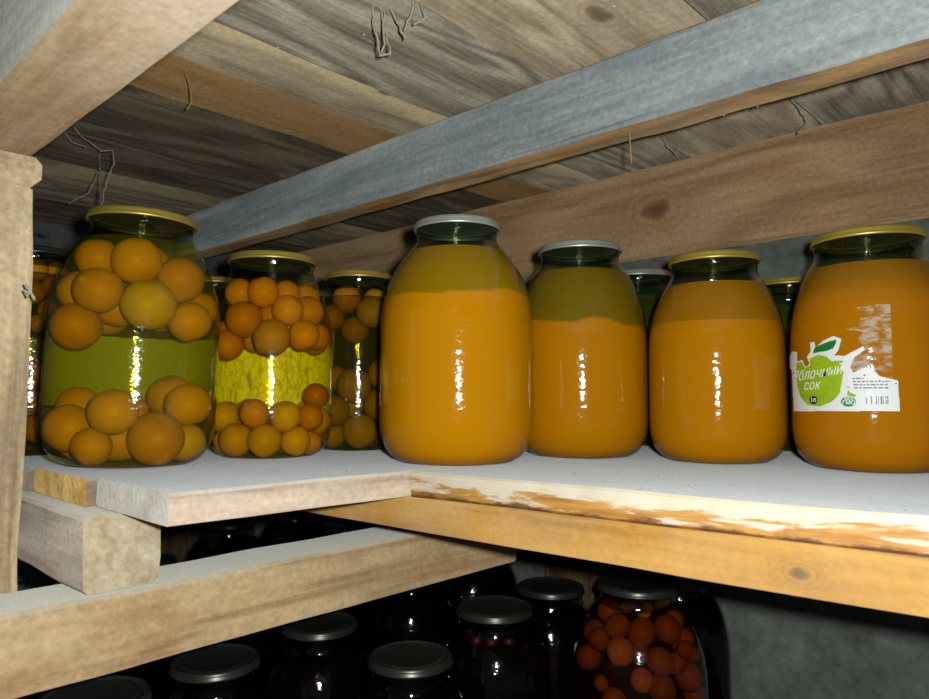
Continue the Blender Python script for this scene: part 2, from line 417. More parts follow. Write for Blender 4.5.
YW, XW, ZF, ZC = 1.0, -1.6, -0.382, 0.417
def slab(name, corners, th, nrm, mat):
    bm = bmesh.new()
    vs = [bm.verts.new(c) for c in corners]; f = bm.faces.new(vs)
    g = bmesh.ops.extrude_face_region(bm, geom=[f])
    for v in [e for e in g['geom'] if isinstance(e, bmesh.types.BMVert)]: v.co += Vector(nrm) * th
    o = obj(name, bm, mat, smooth=False); o['kind'] = 'structure'; return o
slab('wall_back', [(XW - .1, YW, ZF - .1), (1.2, YW, ZF - .1), (1.2, YW, 0.9), (XW - .1, YW, 0.9)], 0.1, (0, 1, 0), M['concrete'])
slab('wall_left', [(XW, -0.6, ZF - .1), (XW, YW, ZF - .1), (XW, YW, 0.9), (XW, -0.6, 0.9)], 0.1, (-1, 0, 0), M['concrete'])
slab('floor', [(XW - .1, -0.9, ZF), (1.2, -0.9, ZF), (1.2, YW + .1, ZF), (XW - .1, YW + .1, ZF)], 0.08, (0, 0, -1), M['earth'])

# upper shelf: boards lying across the two beams
G = 'boards of the upper shelf'
ups = [(-1.60, -1.40, 'ceil_dark', 'dark board of the upper shelf nearest the left concrete wall'),
       (-1.397, -1.173, 'ceil_dark_edge', 'dark board of the upper shelf with a pale right edge, above the leftmost jars'),
       (-1.170, -1.033, 'ceil_dark', 'narrow dark grey board of the upper shelf hung with cobwebs'),
       (-1.030, -0.826, 'ceil_dark', 'dark grey board of the upper shelf left of the brown streaked one'),
       (-0.823, -0.613, 'ceil_brown', 'upper shelf board with a brown streak and a cream bark edge'),
       (-0.610, -0.453, 'ceil_grey', 'weathered grey board of the upper shelf with a cobweb tuft'),
       (-0.450, -0.280, 'ceil_tan', 'tan grey upper shelf board with a round knot near the top edge'),
       (-0.274, -0.105, 'ceil_grey', 'grey upper shelf board at the top right, past the dark gap'),
       (-0.100, 0.120, 'ceil_tan', 'rightmost board of the upper shelf, mostly hidden by the blue grey beam')]
for i, (a, b, m, lab) in enumerate(ups):
    dz = (0.003, 0.0, 0.004, 0.001, 0.006, 0.0, 0.002, 0.005, 0.001)[i]
    board('shelf_board', a, b, 0.125, 0.998, ZC + dz, ZC + 0.024 + dz, 'Y', M[m], lab, 'shelf board', G, seed=i + 1, wane=0.004, jit=0.002)
board('shelf_beam', -1.58, 0.45, 0.616, 0.651, 0.334, ZC - 0.001, 'X', M['rough_under'], 'long blue grey weathered beam carrying the upper shelf boards', 'beam',
      faces={1: M['bluegrey'], 3: M['rough_under']}, seed=21, jit=0.0025)
board('wall_mounted_board', -1.58, 0.45, 0.968, 0.999, 0.280, 0.4155, 'X', M['wall_board'], 'brown knotty board fixed along the back wall under the upper shelf', 'board', seed=22, jit=0.002)
board('shelf_beam', -0.86, 0.40, 0.110, 0.164, 0.2535, ZC - 0.001, 'X', M['near_beam'], 'near tan and grey beam resting on the left post', 'beam', faces={1: M['near_beam_face']}, seed=23)
# post with its cap
board('support_post', -0.700, -0.619, 0.092, 0.167, ZF + 0.001, 0.229, 'Z', M['post'], 'pale wooden post standing at the left edge', 'post', seed=24, jit=0.004, bev=0.006)
board('post_cap_block', -0.710, -0.614, 0.088, 0.170, 0.2305, 0.2525, 'X', M['post'], 'small pale wood piece wedged between left post and near beam', 'wood block', seed=25, jit=0.002, bev=0.005)

# middle shelf, right arm: boards along the back wall
PT = 0.0225
board('shelf_board', -0.455, 0.55, 0.420, 0.618, -PT, 0, 'X', M['dusty_top'], 'dusty front board of the right shelf with a peeling cream edge', 'shelf board', 'boards of the middle shelf',
      faces={1: M['painted_edge'], 0: M['painted_edge']}, seed=31, jit=0.0016, bev=0.002, taper=0.10)
board('shelf_board', -0.455, 0.55, 0.620, 0.805, -PT, -0.0005, 'X', M['dusty_top'], 'dusty middle board of the right shelf under the four orange jars', 'shelf board', 'boards of the middle shelf', seed=32)
board('shelf_board', -0.455, 0.55, 0.807, 0.998, -PT, -0.001, 'X', M['dusty_top'], 'dusty rear board of the right shelf against the back wall', 'shelf board', 'boards of the middle shelf', seed=33)
# left arm: boards running away from us
for i, (a, b, y0, lab, fc) in enumerate([
        (-0.600, -0.457, 0.213, 'dusty left shelf board with a pinkish rough edge and whitish end', {1: M['pink_edge'], 4: M['white_end'], 0: M['pink_edge']}),
        (-0.735, -0.602, 0.206, 'left shelf board with a small yellow sawn end beside the post', {4: M['yellow_end']}),
        (-0.880, -0.737, 0.203, 'left shelf board under the far side of the biggest fruit jar', {}),
        (-1.040, -0.882, 0.203, 'left shelf board carrying the rear jars', {})]):
    board('shelf_board', a, b, y0, 0.998, -PT, 0 - 0.0004 * i, 'Y', M['dusty_top'], lab, 'shelf board', 'boards of the middle shelf', faces=fc, seed=40 + i, jit=0.0016)
    if i == 0:      # the near part of the front edge is cut back
        for v in COL.objects[-1].data.vertices:
            wy = v.co.x + (y0 + 0.998) / 2
            if v.co.y < 0: v.co.y += 0.014 * max(0.0, (0.43 - wy) / 0.23) * min(1.0, -v.co.y / 0.06)
board('shelf_rail', -1.56, 0.55, 0.422, 0.456, -0.053, -PT - 0.001, 'X', M['rail'], 'yellow pine rail under the front of the right shelf', 'rail', seed=51, jit=0.0012).rotation_euler.z = math.radians(3.5)
board('shelf_rail', -1.58, -0.559, 0.190, 0.247, -0.0805, -PT - 0.001, 'X', M['block_side'], 'square wooden beam end resting on the tan lower beam by the post', 'rail',
      faces={5: M['block_end'], 1: M['block_side']}, seed=52, jit=0.002, bev=0.003)
board('lower_beam', -0.617, -0.552, -0.16, 0.685, -0.139, -0.0815, 'Y', M['low_beam'], 'tan beam running back across the post below the middle shelf', 'beam', seed=53, jit=0.0014, bev=0.003)
board('wall_plank', -0.722, -0.592, 0.972, 0.999, ZF + 0.001, -0.03, 'Z', M['wall_plank'], 'upright brown plank on the back wall behind the dark jars', 'plank', seed=54)
board('wall_plank', -1.599, -1.575, 0.69, 0.80, ZF + 0.001, -0.03, 'Z', M['wall_plank'], 'brown plank on the left wall seen through the gap under the shelf', 'plank', seed=55)


# ------------------------------------------------------------------ jars
P3 = [(0.000, .046), (0.0015, .056), (0.006, .0635), (0.013, .0695), (0.024, .0738), (0.036, .0755), (0.060, .0755), (0.085, .0755), (0.110, .0755), (0.128, .0752), (0.142, .0742),
      (0.156, .0718), (0.169, .0680), (0.181, .0628), (0.191, .0570), (0.199, .0510), (0.205, .0460), (0.2085, .0432), (0.212, .0419), (0.2155, .0414), (0.2185, .0418), (0.2205, .0422), (0.2225, .0420), (0.2275, .0420)]
RIM3, H3 = .0755, 0.231
def jar_profile(R, H, rl=.044):
    out = []
    top = 0.024
    for z, r in P3:
        zz = z * (H - top) / (H3 - top) if z < H3 - top else H - (H3 - z)
        rr = 0.0418 + (r - 0.0418) * (R - 0.0418) / (RIM3 - 0.0418) if z < 0.207 else r
        if z <= 0.013: rr = r * R / RIM3
        if z >= 0.18: rr *= 1 + (rl / 0.044 - 1) * min(1, (z - 0.18) / 0.028)
        out.append((zz, rr))
    return out


def prof_r(prof, z):
    if z <= prof[0][0]: return prof[0][1]
    for (a, ra), (b, rb) in zip(prof, prof[1:]):
        if a <= z <= b: return ra + (rb - ra) * (z - a) / max(1e-6, b - a)
    return prof[-1][1]


def lathe(prof, seg=72, cap0=True, cap1=False, shift=None):
    bm = bmesh.new(); rows = []
    for i, (z, r) in enumerate(prof):
        row = []
        for j in range(seg):
            a = 2 * PI * j / seg
            dz = shift(i, a) if shift else 0.0
            row.append(bm.verts.new((r * math.cos(a), r * math.sin(a), z + dz)))
        rows.append(row)
    for A, B in zip(rows, rows[1:]):
        for j in range(seg):
            bm.faces.new((A[j], A[(j + 1) % seg], B[(j + 1) % seg], B[j]))
    for c, row in ((cap0, rows[0]), (cap1, rows[-1])):
        if c:
            for e in bm.faces.new(row).edges: e.smooth = False
    return bm


def lid_bm(H, rl=0.0440):
    s = rl / 0.0440
    pr = [(H - .0030, .0006), (H - .0032, .0400), (H - .0030, .0424), (H - .0074, .0427), (H - .0080, .0432), (H - .0081, .0442), (H - .0072, .0449), (H - .0060, .0447), (H - .0052, .0440), (H - .0030, .0437),
          (H - .0008, .0431), (H, .0418), (H - .0002, .0404), (H - .0010, .0394), (H - .0020, .0388), (H - .0020, .0345), (H - .0016, .0335), (H - .0010, .0325), (H - .0016, .0315), (H - .0019, .0305), (H - .0019, .0006)]
    return lathe([(z, r * s) for z, r in pr], 72, True, True)


def sub_profile(prof, z0, z1, gap, n=26):
    r_ = []
    for i in range(n + 1):
        z = z0 + (z1 - z0) * i / n
        r_.append((z, max(0.002, prof_r(prof, z) - gap)))
    return r_


JARS = {}
def jar(key, pos, R, H, label, lid='gold', group=None, fill=None, boundary=None, top=None, glass_m='glass', rl=0.0440, gap=0.0009, cat='jar', wave=(0.002, 1.0)):
    """fill: material name of the contents, or (lower, upper) with a boundary height"""
    prof = jar_profile(R, H, rl)
    t = empty('glass_jar', (pos[0], pos[1], pos[2] if len(pos) > 2 else 0.0005), math.atan2(-pos[1], -pos[0]))   # local +X faces the camera
    tag(t, label, cat, group)
    g = obj('glass_body', lathe(prof, 96), [M[glass_m], M['glass_neck']], t)
    for q in g.data.polygons:
        if q.center.z > H - 0.0235: q.material_index = 1
    obj('lid', lid_bm(H, rl), M[lid], t)['label'] = {'gold': 'gold coloured tin lid', 'silver': 'silver tin lid', 'dark_lid': 'dull dark tin lid'}[lid]
    top = top if top is not None else H - 0.031
    if isinstance(fill, tuple):
        zb, fade, wob, low, hi = boundary; boundary = zb - 0.010 - fade
        M['settled_' + key] = settled('settled_juice_' + key, low, hi, zb, fade, wob); fill = (fill[0], 'settled_' + key)
        ph = wave[1]
        w = lambda a: 0.0 * (math.sin(a + ph) + 0.45 * math.sin(3 * a + ph * 2))
        lo = sub_profile(prof, 0.0012, boundary, gap)
        hi = sub_profile(prof, boundary, top, gap)
        nlo = len(lo) - 1
        obj('juice', lathe(lo, 96, True, True, lambda i, a: w(a) * max(0.0, (i - nlo + 5) / 5)), M[fill[0]], t)
        obj('settled_juice', lathe(hi, 96, True, True, lambda i, a: w(a) * max(0.0, (5 - i) / 5)), M[fill[1]], t)['label'] = 'clearer olive layer above the cloudy juice'
    elif fill:
        obj('liquid', lathe(sub_profile(prof, 0.0012, top, gap), 96, True, True), M[fill], t)
    JARS[key] = (t, prof, R, H)
    return t


DJ = 'orange apple juice jars'
CJ = 'fruit compote jars on the middle shelf'
p = lambda u, z: px(u, z, 0.0006)
# --- compotes
jar('one', p(132, .664), .0755, .234, 'biggest fruit jar, large orange apricots in green syrup, beside the post', 'gold', CJ, 'syrup_green', top=.2065, rl=.0480)
jar('two', p(271, .764), .0660, .216, 'jar of small brown orange plums with a bright yellow label back', 'gold', CJ, 'syrup_yellow', rl=.0465)
jar('twob', p(358, .862), .0600, .214, 'narrow yellow plum jar between the plum jar and the tallest orange jar', 'gold', CJ, 'syrup_dark', rl=.0410)
jar('zero', (-.908, .246, .0005), .0755, .231, 'rear fruit jar half hidden between the post and the biggest fruit jar', 'dark_lid', CJ, 'syrup_dark')
jar('rear_a', (-.955, .490, .0005), .0755, .231, 'rear jar with only its lid showing left of the small plum jar', 'gold', CJ, 'syrup_dark')
jar('rear_b', (-.965, .672, .0005), .0755, .231, 'rear jar with a sliver of silver lid right of the small plum jar', 'silver', CJ, 'syrup_dark')
JARS['one'][0].rotation_euler = (Matrix.Rotation(math.radians(1.6), 3, FWD) @ JARS['one'][0].rotation_euler.to_matrix()).to_euler(); JARS['one'][0].location.z += 0.0018
# --- juices
jar('three', p(457, .700), .0765, .238, 'tallest orange juice jar with a silver lid, in the shelf corner', 'silver', DJ, ('pulp', 'serum'), (.163, .0022, .030, srgb(194, 127, 1), srgb(138, 104, 4)), rl=.0430, wave=(.0022, 2.3))
jar('four', p(581, .770), .0720, .229, 'orange juice jar with a thick dark olive top layer and silver lid', 'silver', DJ, ('pulp_deep', 'serum_deep'), (.141, .003, .045, srgb(182, 117, 1), srgb(112, 90, 6)), rl=.0450, wave=(.003, 0.6))
jar('six', p(716, .710), .0660, .206, 'plain orange juice jar with gold lid, left of the labelled jar', 'gold', DJ, ('pulp_deep', 'serum_orange'), (.136, .0008, .003, srgb(182, 117, 1), srgb(146, 96, 6)), rl=.0440, wave=(.0004, 0))
J7 = jar('seven', p(871, .632), .0660, .211, 'orange juice jar at right with a torn green apple label', 'gold', DJ, ('pulp_brown', 'serum_orange'), (.158, .016, .012, srgb(175, 108, 2), srgb(134, 88, 6)), rl=.0455, wave=(.001, 0))
jar('five', (-.475, .858, .0005), .0740, .231, 'dark olive jar behind and between the two middle orange jars', 'silver', 'olive jars in the back row', 'olive_juice', glass_m='glass_green', top=.19)
jar('eight', (-.292, .900, .0005), .0645, .205, 'dark olive jar behind the labelled juice jar', 'gold', 'olive jars in the back row', 'olive_juice', glass_m='glass_green', top=.17)

# --- dark compotes on the lower level
LJ = 'dark jars below the shelf'
low = [('a', px(222, .705), .0620, .190, .042, 'dark jar with a wide dull lid, nearest under the tan beam'),
       ('b', px(323, .815), .0640, .190, .042, 'dark jar with one red cherry, its dull lid just under the tan beam'),
       ('c', px(412, .715), .0620, .190, .0415, 'nearest dark jar in the middle with the largest dull lid'),
       ('d', px(494, .815), .0650, .208, .043, 'dark jar with faint red cherries under its lid'),
       ('e', px(549, .950), .0640, .195, .044, 'dark jar with a grey lid before the upright wall plank'),
       ('f', px(634, .825), .0755, .232, .0452, 'jar of red orange cherry plums under a dark lid'),
       ('g', px(675, .960), .0645, .206, .044, 'black jar behind the cherry plum jar, at the concrete wall'),
       ('h', px(412, 1.0), .0645, .200, .044, 'dark jar with its lid cut off by the tan beam'),
       ('i', px(472, 1.11), .0755, .231, .044, 'large black jar behind the end of the tan beam'),
       ('k', Vector((-.630, .226, 0)), .0540, .200, .044, 'dark jar at the bottom left corner showing a strip of lid'),
       ('l', (-.800, .300), .0645, .200, .044, 'dark jar with a glint, tucked under the tan beam near the post'),
       ('m', (-.825, .452), .0645, .200, .044, 'dark jar hidden behind the tan beam at left'),
       ('j', px(232, 1.22), .0755, .231, .044, 'dark jar with a whole lid visible in the gap under the shelf'),
       ('n', px(297, 1.36), .0755, .231, .044, 'dark jar at the far end of the gap, below the yellow rail'),
       ('o', px(346, 1.25), .0755, .231, .044, 'dark jar in the gap with its lid cut off by the yellow rail'),
       ('q', px(150, 1.05), .0645, .205, .044, 'dark jar in the gap beside the square beam end')]
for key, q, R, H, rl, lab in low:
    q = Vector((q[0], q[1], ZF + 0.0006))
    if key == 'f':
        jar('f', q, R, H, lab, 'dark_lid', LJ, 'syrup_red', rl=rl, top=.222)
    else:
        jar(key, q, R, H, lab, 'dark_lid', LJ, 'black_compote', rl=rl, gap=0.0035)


# ------------------------------------------------------------------ fruit
def fruit_mesh(name, mat, crease=0.06, elong=1.0, seed=0):
    bm = bmesh.new()
    bmesh.ops.create_uvsphere(bm, u_segments=28, v_segments=18, radius=1.0)
    for v in bm.verts:
        n = v.co.normalized()
        a = math.atan2(n.y, n.x)
        s = 1.0 - crease * math.exp(-(a / 0.22) ** 2) * (1 - n.z * n.z) ** 0.5
        s *= 1 - 0.07 * math.exp(-((1 - abs(n.z)) / 0.05))
        s += 0.035 * noise.noise(n * 1.7 + Vector((seed * 3.3, 0, 0)))
        v.co = Vector((n.x * s, n.y * s, n.z * s * elong))
    me = bpy.data.meshes.new(name); bm.to_mesh(me); bm.free()
    for q in me.polygons: q.use_smooth = True
    me.materials.append(M[mat])
    return me
FM = {}
for key, mat, cr, el in (('apricot', 'apricot', .05, .96), ('apricot_green', 'apricot_green', .05, .98), ('plum_brown', 'plum_brown', .05, 1.02), ('plum_yellow', 'plum_yellow', .05, 1.03),
                         ('cherry_plum', 'cherry_plum', .05, 1.12), ('cherry_plum_pale', 'cherry_plum_pale', .10, 1.1), ('peach_slice', 'peach_slice', .0, .55), ('dark_cherry', 'dark_cherry', .03, 1.0)):
    FM[key] = [fruit_mesh(key, mat, cr, el, s) for s in range(3)]
random.seed(5)


class Pack:
    """fruit centres in one jar, kept apart and inside the glass"""
    def __init__(self, key, grow=1.16, wide=1.17):
        self.grow, self.wide = grow, wide
        self.t, self.prof, self.R, self.H = JARS[key]
        self.items = []; self.fixed = []
    def add(self, name, mesh, u, v, rpx, label, group, cat='fruit', back=0.0, poke=0.0):
        c = self.t.location
        depth = FWD.dot(Vector((c.x, c.y, 0)))
        front = depth - self.R * 0.62
        r = rpx / F_PX * front * self.grow
        ang = math.atan2(c.x * RGT.x + c.y * RGT.y, depth)
        uc = W_PX / 2 + F_PX * math.tan(ang)
        x = (u - uc) / F_PX * front * math.cos(ang) * self.wide
        z = CAM_Z + (HORIZON - v) / F_PX * front - c.z
        self.items.append([Vector((0, x, z)), r, back, (name, mesh, label, group, cat), poke])
    def ring(self, name, mesh, zs, r, n, label, group, cat='fruit', a0=1.2):
        for i in range(n):
            a = a0 + (2 * PI - 2 * a0) * i / (n - 1)
            z = zs[i % len(zs)]
            L = self.lim(z, r)
            P = Vector((L * math.cos(a), L * math.sin(a), z))
            if all((P - q[0]).length > (r + q[1]) * 0.8 for q in self.fixed): self.fixed.append([P, r, 0, (name, mesh, label, group, cat), 0])
    def lim(self, z, r):
        return max(0.004, min(prof_r(self.prof, z), prof_r(self.prof, z + r * 0.7), prof_r(self.prof, max(0.004, z - r * 0.7)) + 0.002) - 0.0016 - r)
    def fit(self, z, r):
        return min(prof_r(self.prof, z + r * math.sin(t)) - r * math.cos(t) for t in (-1.3, -.9, -.5, 0, .5, .9, 1.3)) - 0.0014
    def fill(self, name, mesh, n, r, z0, z1, label, group, up):
        # crowd one end of the jar: float (up = 1) or sink (up = -1) until the fruit press against each other and the glass
        mine = [q for q in self.items if z0 <= q[0].z <= z1]
        for q in mine:
            L = max(.003, self.fit(q[0].z, q[1])); q[0].y = max(-L, min(L, q[0].y)); q[0].x = math.sqrt(max(0, L * L - q[0].y ** 2)) - q[2]
        for i in range(n):
            rr = r * random.uniform(.92, 1.06); a = 2 * PI * i * 0.618; rad = random.uniform(.3, 1) * .05
            q = [Vector((rad * math.cos(a) - .01, rad * math.sin(a), random.uniform(z0, z1))), rr, 0, (name, mesh, label, group, 'fruit'), 0]
            self.items.append(q); mine.append(q)
        for s in range(420):
            for q in mine:
                P = q[0]; P.z += up * 0.0005
                h = math.hypot(P.x, P.y)
                if h > .004: P.x += P.x / h * .0003; P.y += P.y / h * .0003
            for i in range(len(mine)):
                for j in range(i + 1, len(mine)):
                    A, B = mine[i], mine[j]; d = B[0] - A[0]; need = (A[1] + B[1]) * .985
                    if d.length < need:
                        pu = d.normalized() * (need - d.length) * .5 if d.length > 1e-6 else Vector((.001, 0, 0))
                        A[0] -= pu; B[0] += pu
            for q in mine:
                P, r_ = q[0], q[1]
                P.z = max(r_ * .95 + .0016, min(self.H - (.030 if up > 0 else .013) - r_ * .8, P.z))
                for _ in range(4):
                    L = self.fit(P.z, r_)
                    if L > .002: break
                    P.z -= .0012 * up
                rad = math.hypot(P.x, P.y)
                L = max(.002, self.fit(P.z, r_))
                if rad > L:
                    P.z -= up * min(.0012, (rad - L) * .4); L = max(.002, self.fit(P.z, r_))
                    if rad > L: P.x *= L / rad; P.y *= L / rad
    def place(self): self.solve(0, False)
    def solve(self, steps=220, start=True):
        for it in self.items if start else []:
            P, r, back, info, poke = it
            P.z = max(r + 0.002, P.z)
            L = self.lim(P.z, r) + poke
            P.y = max(-L, min(L, P.y))
            P.x = math.sqrt(max(0.0, L * L - P.y * P.y)) - back
        for s in range(steps):
            for i in range(len(self.items)):
                for j in range(i + 1, len(self.items)):
                    A, B = self.items[i], self.items[j]
                    d = B[0] - A[0]; ds = d.length; need = (A[1] + B[1]) * 0.995
                    if ds < need and ds > 1e-6:
                        push = d / ds * (need - ds) * 0.5
                        # give way in depth first so that the faces seen stay put
                        push = Vector((push.x * 1.0, push.y * 0.45, push.z * 0.45))
                        if abs(d.x) < 0.003:
                            deeper = B if B[2] >= A[2] else A
                            deeper[0].x -= 0.0015
                        A[0] -= push; B[0] += push
            for it in self.items:
                P, r = it[0], it[1]
                L = self.lim(P.z, r) + it[4]
                rad = math.hypot(P.x, P.y)
                if rad > L: P.x *= L / rad; P.y *= L / rad
                P.z = min(self.H - (0.026 if it[3][0] == 'fruit_piece' else 0.010 + r), max(r + 0.002, P.z))
        keep = [q for q in self.fixed if all((q[0] - it[0]).length > (q[1] + it[1]) * 0.84 for it in self.items)]
        for k, (P, r, back, (name, mesh, label, group, cat), poke) in enumerate(self.items + keep):
            o = bpy.data.objects.new(name, random.choice(FM[mesh])); COL.objects.link(o)
            o.location = self.t.matrix_basis @ P
            o.scale = (r, r, r)
            o.rotation_euler = (random.uniform(-.8, .8), random.uniform(-.8, .8), random.uniform(0, 6.28))
            tag(o, label, cat, group)


# jar one, read off the photograph: zoom factor 2.408, origin (0, 190)
z1 = lambda X, Y: (X / 2.408, 190 + Y / 2.408)
J = Pack('one', 1.02, 1.3)
TOP1, BOT1 = 'apricots floating in the biggest fruit jar', 'apricots lying in the biggest fruit jar'
for X, Y, R, b, m in [(262, 205, 57, 0, 'apricot'), (362, 172, 58, .004, 'apricot'), (450, 190, 50, .004, 'apricot'), (172, 240, 52, 0, 'apricot'), (352, 265, 63, 0, 'apricot_green'), (475, 255, 50, 0, 'apricot'),
                      (195, 328, 62, 0, 'apricot'), (245, 160, 52, .02, 'apricot'), (270, 280, 50, .04, 'apricot'), (330, 310, 52, .05, 'apricot'), (420, 245, 48, .05, 'apricot')]:
    u, v = z1(X, Y)
    lab = 'large orange apricot floating near the neck of the biggest fruit jar'
    g = TOP1
    if m == 'apricot_green' and b == 0: lab, g = 'yellowish apricot at the front of the floating ones in the biggest fruit jar', None
    J.add('apricot', m, u, v, R / 2.408, lab, g, back=b)
for X, Y, R, b, m in [(165, 530, 56, .03, 'apricot'), (160, 608, 58, 0, 'apricot'), (248, 570, 46, .012, 'apricot'), (400, 508, 57, .01, 'apricot'), (335, 608, 66, 0, 'apricot'), (440, 610, 50, 0, 'apricot_green'),
                      (480, 550, 42, .02, 'apricot'), (250, 620, 40, .05, 'apricot'), (320, 540, 50, .06, 'apricot')]:
    u, v = z1(X, Y)
    lab, g = 'large orange apricot lying at the bottom of the biggest fruit jar', BOT1
    if (X, Y) == (440, 610): lab, g = 'olive green apricot at the lower right in the biggest fruit jar', None
    J.add('apricot', m, u, v, R / 2.408, lab, g, back=b)
J.fill('apricot', 'apricot', 6, .0215, .115, .23, 'large orange apricot floating near the neck of the biggest fruit jar', TOP1, 1)
J.fill('apricot', 'apricot', 5, .0215, 0, .085, 'large orange apricot lying at the bottom of the biggest fruit jar', BOT1, -1)
J.place()

z2 = lambda X, Y: (190 + X / 2.41, 190 + Y / 2.41)
J = Pack('two', 1.0, 1.25)
for X, Y, R, b, m in [(155, 245, 44, 0, 'plum_brown'), (90, 285, 36, 0, 'plum_brown'), (228, 252, 38, 0, 'plum_brown'), (182, 315, 44, 0, 'plum_yellow'), (112, 350, 38, 0, 'plum_brown'), (275, 245, 36, .01, 'plum_brown'),
                      (305, 275, 40, 0, 'plum_brown'), (262, 312, 38, .012, 'plum_brown'), (318, 322, 34, 0, 'plum_brown'), (110, 232, 34, .012, 'plum_brown'), (215, 215, 34, .02, 'plum_brown'), (225, 330, 36, .03, 'plum_brown'),
                      (130, 300, 36, .04, 'plum_brown'), (285, 345, 30, .03, 'plum_brown')]:
    u, v = z2(X, Y)
    lab, g = 'small brown orange plum floating above the bright yellow label back', 'plums floating in the small plum jar'
    if m == 'plum_yellow': lab, g = 'yellowish plum in front of the floating ones in the small plum jar', None
    J.add('plum', m, u, v, R / 2.41, lab, g, back=b)
for X, Y, R, b, m in [(123, 602, 40, 0, 'plum_yellow'), (205, 600, 40, 0, 'plum_yellow'), (283, 606, 40, 0, 'plum_yellow'), (303, 532, 34, 0, 'plum_brown'), (258, 532, 34, .01, 'plum_brown'), (62, 578, 32, 0, 'plum_yellow'),
                      (170, 552, 34, .012, 'plum_brown'), (326, 582, 28, 0, 'plum_yellow'), (92, 548, 34, .014, 'plum_brown'), (222, 528, 34, .03, 'plum_brown'), (240, 565, 32, .025, 'plum_yellow'), (130, 545, 32, .04, 'plum_brown'),
                      (165, 615, 30, .03, 'plum_yellow'), (280, 560, 30, .03, 'plum_brown')]:
    u, v = z2(X, Y)
    lab, g = 'small yellow brown plum lying below the bright yellow label back', 'plums lying in the small plum jar'
    J.add('plum', m, u, v, R / 2.41, lab, g, back=b)
J.fill('plum', 'plum_brown', 12, .0160, .100, .21, 'small brown orange plum floating above the bright yellow label back', 'plums floating in the small plum jar', 1)
J.fill('plum', 'plum_yellow', 11, .0160, 0, .085, 'small yellow brown plum lying below the bright yellow label back', 'plums lying in the small plum jar', -1)
J.place()

J = Pack('twob', 1.16, 1.05)
for X, Y, R, b, m in [(432, 288, 32, 0, 'plum_yellow'), (372, 268, 30, .004, 'plum_brown'), (380, 318, 30, .03, 'plum_brown'), (445, 250, 26, .02, 'plum_yellow'), (345, 300, 28, .01, 'plum_brown')]:
    u, v = z2(X, Y)
    J.add('plum', m, u, v, R / 2.41, 'yellow plum near the top of the narrow plum jar', 'plums floating in the narrow plum jar', back=b)
for X, Y, R, b, m in [(395, 485, 36, 0, 'plum_yellow'), (366, 550, 32, 0, 'plum_yellow'), (413, 583, 36, 0, 'plum_yellow'), (352, 606, 28, 0, 'plum_yellow'), (440, 530, 32, .004, 'plum_yellow'), (456, 600, 27, 0, 'plum_yellow'),
                      (446, 450, 30, .004, 'plum_yellow'), (358, 455, 26, .02, 'plum_brown'), (385, 520, 28, .03, 'plum_yellow')]:
    u, v = z2(X, Y)
    J.add('plum', m, u, v, R / 2.41, 'yellow plum in the lower half of the narrow plum jar', 'plums lying in the narrow plum jar', back=b)
J.solve()

J = Pack('zero', 1.2, 1.0)
for u, v, r, b in [(35, 268, 11, 0), (48, 280, 12, 0), (32, 292, 11, 0), (45, 306, 11, .01), (55, 262, 11, .01), (38, 318, 8, .03)]:
    J.add('apricot', 'apricot', u, v, r, 'orange apricot floating in the rear jar beside the post', 'apricots floating in the rear jar', back=b)
for u, v, r, b in [(34, 376, 12, 0), (46, 390, 12, .01), (32, 402, 12, 0), (40, 424, 12, 0), (54, 412, 12, .01)]:
    J.add('apricot', 'apricot', u, v, r, 'orange apricot lying low in the rear jar beside the post', 'apricots lying in the rear jar', back=b)
J.solve()

z3 = lambda X, Y: (500 + X / 3.87, 540 + Y / 3.87)
J = Pack('f', 1.04, 1.06)
for X, Y, R, b, m in [(370, 312, 45, 0, 'cherry_plum'), (455, 308, 45, .004, 'cherry_plum'), (533, 350, 50, 0, 'cherry_plum'), (635, 350, 50, 0, 'cherry_plum'), (375, 395, 40, 0, 'cherry_plum'), (455, 415, 48, 0, 'cherry_plum_pale'),
                      (597, 440, 48, 0, 'cherry_plum'), (530, 495, 40, 0, 'cherry_plum_pale'), (735, 400, 45, 0, 'cherry_plum'), (725, 538, 52, 0, 'cherry_plum'), (600, 535, 50, .006, 'cherry_plum'), (325, 500, 48, 0, 'cherry_plum'),
                      (385, 530, 26, 0, 'cherry_plum'), (685, 415, 30, .004, 'cherry_plum'), (690, 335, 34, .004, 'cherry_plum'), (312, 395, 40, 0, 'cherry_plum'), (780, 470, 36, 0, 'cherry_plum'), (520, 420, 38, .02, 'cherry_plum'),
                      (660, 470, 38, .02, 'cherry_plum'), (660, 620, 46, 0, 'cherry_plum'), (430, 600, 44, .01, 'cherry_plum'), (770, 590, 40, 0, 'cherry_plum')]:
    u, v = z3(X, Y)
    lab, g = 'red orange plum in the cherry plum jar on the lower level', 'cherry plums in the lower jar'
    if m == 'cherry_plum_pale':
        g = None; lab = 'pale plum glinting at the front of the cherry plum jar' if Y > 450 else 'yellow orange split plum left of centre in the cherry plum jar'
    J.add('cherry_plum', m, u, v, R / 3.87, lab, g, back=b)
for X in (465, 545, 622):
    u, v = z3(X, 275)
    J.add('fruit_piece', 'peach_slice', u, v, 36 / 3.87, {465: 'left', 545: 'middle', 622: 'right'}[X] + ' one of three yellow fruit pieces under the lid of the cherry plum jar', None, back=.004)
J.solve()

